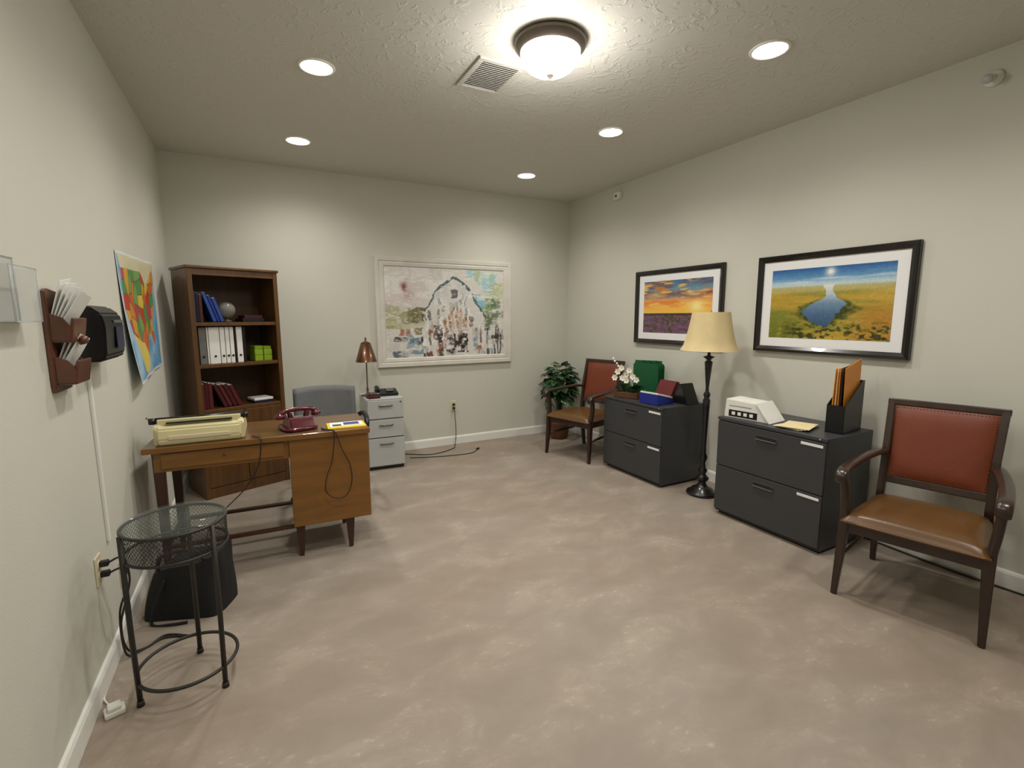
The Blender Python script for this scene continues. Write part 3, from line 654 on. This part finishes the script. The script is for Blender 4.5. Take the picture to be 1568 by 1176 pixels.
b.obj('green_file_rack',(3.22,3.385,Z1),-math.pi/2+.1)
b=B(); b.prism([(-.1,0),(.1,0),(.1,.04),(-.1,.09)],'x',-.1,.1,M_royal,.004); b.prism([(-.095,.09),(.095,.045),(.095,.06),(-.095,.105)],'x',-.095,.095,M_paper,.003); b.obj('blue_card_box',(2.99,3.02,Z1),-math.pi/2+.1)
b=B(); b.prism([(-.08,0),(.08,0),(.02,.17),(.0,.17)],'x',-.10,.10,M_maroon,.003); b.prism([(-.095,.002),(-.088,.002),(-.006,.165),(-.012,.168)],'x',-.095,.095,M_maroon,.001); b.obj('maroon_easel_binder',(3.215,3.10,Z1),-math.pi/2)
b=B(); b.prism([(-.09,0),(.09,0),(.01,.17),(-.01,.17)],'x',-.07,.07,M_black,.003); b.obj('black_easel_binder',(3.21,2.905,Z1),math.radians(0))
# ------------------------------------------------------------ things on near lateral cabinet
Z2=.7105
b=B(); b.prism([(-.155,0),(.16,0),(.065,.12),(-.145,.13)],'y',-.09,.09,M_white,.004)
b.prism([(.165,0),(.172,.002),(.078,.126),(.068,.124)],'y',-.1,.1,M_paper,.001)
b.box((-.02,-.0905,.034),(.2,.003,.045),M_black,0)
for k in range(4): b.box((-.085+.042*k,-.0925,.034),(.024,.002,.022),M_paper,0)
b.box((-.04,-.0905,.085),(.16,.002,.003),M_ltgrey2,0)
b.obj('white_desk_binder',(3.0,2.12,Z2),-math.pi/2+.12)
b=B()
for k in range(4): b.box((.008*k,-.006*k,.003+.004*k),(.17,.22,.003),M_manila if k!=1 else M_paper,0,rot=(0,0,.1*k-.1))
b.obj('manila_folders',(3.02,1.825,Z2),-math.pi/2+.1)
b=B()
for y0,y1 in((-.05,-.045),(.045,.05)): b.prism([(-.12,0),(.12,0),(.12,.31),(.09,.31),(-.12,.17)],'x',y0,y1,M_black,.001)
b.bx(-.05,.05,-.12,.12,0,.006,M_black,0); b.bx(-.05,.05,.115,.12,0,.31,M_black,0); b.bx(-.05,.05,-.12,-.115,0,.17,M_black,0)
for k in range(5): b.box((-.03+.015*k,.0,.2+.012*k),(.003,.2,.36),(M_orange,M_manila,M_orange,M_navy,M_orange)[k],0,rot=(.08*(k-2)+.1,.02*k,0))
b.obj('magazine_file_holder',(3.16,1.62,Z2),math.radians(-84))

# ------------------------------------------------------------ wire side table
b=B(); R=.165; zt=.655; bh=.10
b.tube(circ((0,0,zt),R),.006,M_wire,10,closed=True); b.tube(circ((0,0,zt-bh),R),.005,M_wire,10,closed=True); b.tube(circ((0,0,.085),R),.0065,M_wire,10,closed=True)
nw=72
for k in range(nw):
    for sg in(-1,1):
        p=[]
        for j in range(4):
            a=2*math.pi*k/nw+sg*j/3*.5; p.append((R*math.cos(a),R*math.sin(a),zt-bh*j/3))
        b.tube(p,.0009,M_wire,3)
for k in range(-18,19):
    o_=k*.009
    if abs(o_)<R-.004:
        hl=math.sqrt(R*R-o_*o_); b.tube([(o_,-hl,zt-bh),(o_,hl,zt-bh)],.0009,M_wire,3); b.tube([(-hl,o_,zt-bh),(hl,o_,zt-bh)],.0009,M_wire,3)
b.lathe([(0,zt+.006),(R+.004,zt+.006),(R+.006,zt+.009),(R+.004,zt+.012),(0,zt+.012)],(0,0,0),M_glass,64)
for a in(math.radians(206),math.radians(-42),math.radians(84)):
    c_,s_=math.cos(a),math.sin(a); b.tube([(c_*(R+.004),s_*(R+.004),zt),(c_*(R+.004),s_*(R+.004),.3),(c_*R,s_*R,.02)],.009,M_wire,10); b.cyl((c_*R,s_*R,0),(c_*R,s_*R,.02),.013,.011,M_wire,12)
b.obj('wire_side_table',(-.31,2.12,0))

# ------------------------------------------------------------ black bag
b=B()
def bag(u,v):
    a=2*math.pi*u; k=1-.16*v**1.5; s=.45
    f=lambda q:math.copysign(abs(q)**s,q)
    wob=1+.03*math.sin(5*a+v*4)
    return (.18*k*f(math.cos(a))*wob+.03*v,.12*k*f(math.sin(a))*wob,.0+v*(.26+.05*math.cos(a)))
b.surf(bag,40,14,M_blackfab)
b.surf(lambda u,v:tuple(Vector(bag(u,1))*(1-v)+Vector((.03,0,.25))*v),40,4,M_blackfab); b.surf(lambda u,v:tuple(Vector(bag(u,0))*(1-v)),40,2,M_blackfab)
b.tube(smooth([(-.08,-.1,.24),(-.06,-.1,.31),(.06,-.09,.33),(.12,-.09,.28)],8),.009,M_blackfab,8)
b.tube(smooth([(-.05,-.11,.2),(-.08,-.145,.1),(-.1,-.15,.006),(-.02,-.16,.006),(.05,-.15,.006)],8),.007,M_blackfab,8)
b.obj('black_tote_bag',(-.36,2.70,0),-.35)

# ------------------------------------------------------------ left wall items
LW=math.pi/2
b=B()
b.prism([(-.075,-.17),(.075,-.17),(.08,-.14),(.08,.13),(.055,.16),(-.05,.17),(-.08,.16),(-.08,-.14)],'y',-.016,0,M_wood,.003)
for z in(-.14,.0):
    b.box((0,-.04,z),(.14,.05,.012),M_wood,.003); b.box((0,-.068,z+.035),(.14,.01,.08),M_wood,.004,rot=(.15,0,0))
    for sx in(-1,1): b.prism([(-.016,z),(-.065,z),(-.07,z+.04),(-.05,z+.075),(-.016,z+.09)],'x',sx*.07-.005,sx*.07+.005,M_wood,.002)
b.cyl((0,-.07,.0),(0,-.09,.0),.018,.012,M_wood,20)
for k in range(5):
    b.box((-.01+.006*k,-.03-.006*k,.12-.01*k),(.12,.002,.17),M_paper,0,rot=(.3+.05*k,.10*(k-2)*.6,0)); 
    if k<3: b.box((.01+.006*k,-.03-.008*k,-.03-.01*k),(.10,.002,.14),M_paper,0,rot=(.35+.05*k,.1*k,0))
b.obj('letter_holder',(WL,2.165,1.335),LW)
b=B()
b.prism([(-.004,-.11),(-.075,-.11),(-.09,-.09),(-.095,.03),(-.085,.075),(-.05,.105),(-.004,.11)],'x',-.15,.15,M_black,.008)
b.box((.05,-.0985,-.02),(.12,.003,.09),M_navy,0); b.box((.05,-.096,.045),(.14,.004,.012),M_ltgrey2,0)
b.obj('black_wall_mailbox',(WL,2.535,1.35),LW)
b=B()
b.bx(-.09,.09,-.004,-.001,-.09,.09,M_acry,0); b.bx(-.09,.09,-.05,-.047,-.09,.06,M_acry,0); b.bx(-.09,.09,-.047,-.004,-.09,-.087,M_acry2,0); b.bx(-.09,-.087,-.047,-.004,-.087,.06,M_acry,0); b.bx(.087,.09,-.047,-.004,-.087,.06,M_acry,0)
for q in([(-.09,-.05,-.09),(.09,-.05,-.09),(.09,-.05,.06),(-.09,-.05,.06)],[(-.09,-.002,-.09),(.09,-.002,-.09),(.09,-.002,.09),(-.09,-.002,.09)]):
    for i in range(4): b.tube([q[i],q[(i+1)%4]],.0018,M_acry2,6)
b.obj('acrylic_brochure_holder',(WL,1.83,1.49),LW)
b=B(); b.bx(-.011,.011,-.012,0,-.37,.37,M_white,.003); b.obj('cable_raceway',(WL,2.475,.86),LW)
def outlet(loc,rz,plug):
    b=B(); b.bx(-.036,.036,-.006,0,-.058,.058,M_almond,.003)
    for z in(-.02,.02):
        b.pillow((0,-.006,z),(.034,.006,.03),M_almond,.5)
        for sx in(-1,1): b.bx(sx*.007-.001,sx*.007+.001,-.0095,-.009,z-.004,z+.006,M_black,0)
    if plug:
        for z in(-.02,.022): b.box((0,-.022,z),(.026,.03,.022),M_black,.004)
    return b.obj('wall_outlet',loc,rz)
outlet((WL,2.31,.44),LW,1); outlet((WL,2.62,.28),LW,0); outlet((1.89,D,.43),0,1)
b=B()
for k,zz in enumerate((.42,.462)):
    b.tube(smooth([(WL+.035,2.31,zz),(WL+.075,2.33,zz),(WL+.08,2.37,zz-.08-.04*k),(WL+.03,2.40,.2-.05*k),(WL+.04,2.38+.03*k,.02),(WL+.1,2.42,.006),(WL+.16,2.46+.02*k,.006),(WL+.26,2.42,.006)],8),.004,M_cord,8)
b.obj('power_cord')
b=B(); b.tube(smooth([(1.89,D-.035,.41),(1.89,D-.05,.34),(1.9,D-.05,.15),(1.88,D-.07,.02),(1.8,D-.2,.006),(1.55,D-.3,.006),(1.35,D-.2,.006),(1.25,D-.12,.006)],8),.004,M_cord,8)
b.tube(smooth([(1.3,D-.32,.006),(1.6,D-.42,.006),(1.9,D-.45,.006),(2.02,D-.35,.006)],8),.004,M_cord,8); b.cyl((2.02,D-.35,.012),(2.05,D-.33,.012),.011,.009,M_black,10)
b.obj('extension_cord')
b=B(); b.bx(-.03,.03,-.025,.025,0,.02,M_white,.005); b.bx(-.02,.02,-.02,.02,.02,.035,M_white,.004); b.tube(smooth([(0,.02,.01),(-.02,.1,.006),(0,.2,.006),(-.02,.3,.006)],6),.003,M_white,6); b.obj('white_power_adapter',(WL+.065,2.05,0),.3)

# ------------------------------------------------------------ camera
cam=bpy.data.cameras.new('camera'); cam.sensor_width=36; cam.sensor_fit='HORIZONTAL'; cam.lens=741.06/1568*36; cam.clip_start=.05
co=bpy.data.objects.new('camera',cam); sc.collection.objects.link(co); sc.camera=co
yaw,pitch,roll,hh=.487,.139,-.002,1.412
f=Vector((math.sin(yaw)*math.cos(pitch),math.cos(yaw)*math.cos(pitch),-math.sin(pitch))); r=Vector((math.cos(yaw),-math.sin(yaw),0)); u=r.cross(f)
r2=r*math.cos(roll)+u*math.sin(roll); u2=-r*math.sin(roll)+u*math.cos(roll)
Mx=Matrix((r2,u2,-f)).transposed().to_4x4(); Mx.translation=Vector((0,0,hh)); co.matrix_world=Mx
w=bpy.data.worlds.new('world'); sc.world=w; w.use_nodes=True; w.node_tree.nodes['Background'].inputs[0].default_value=(.5,.48,.45,1); w.node_tree.nodes['Background'].inputs[1].default_value=.1
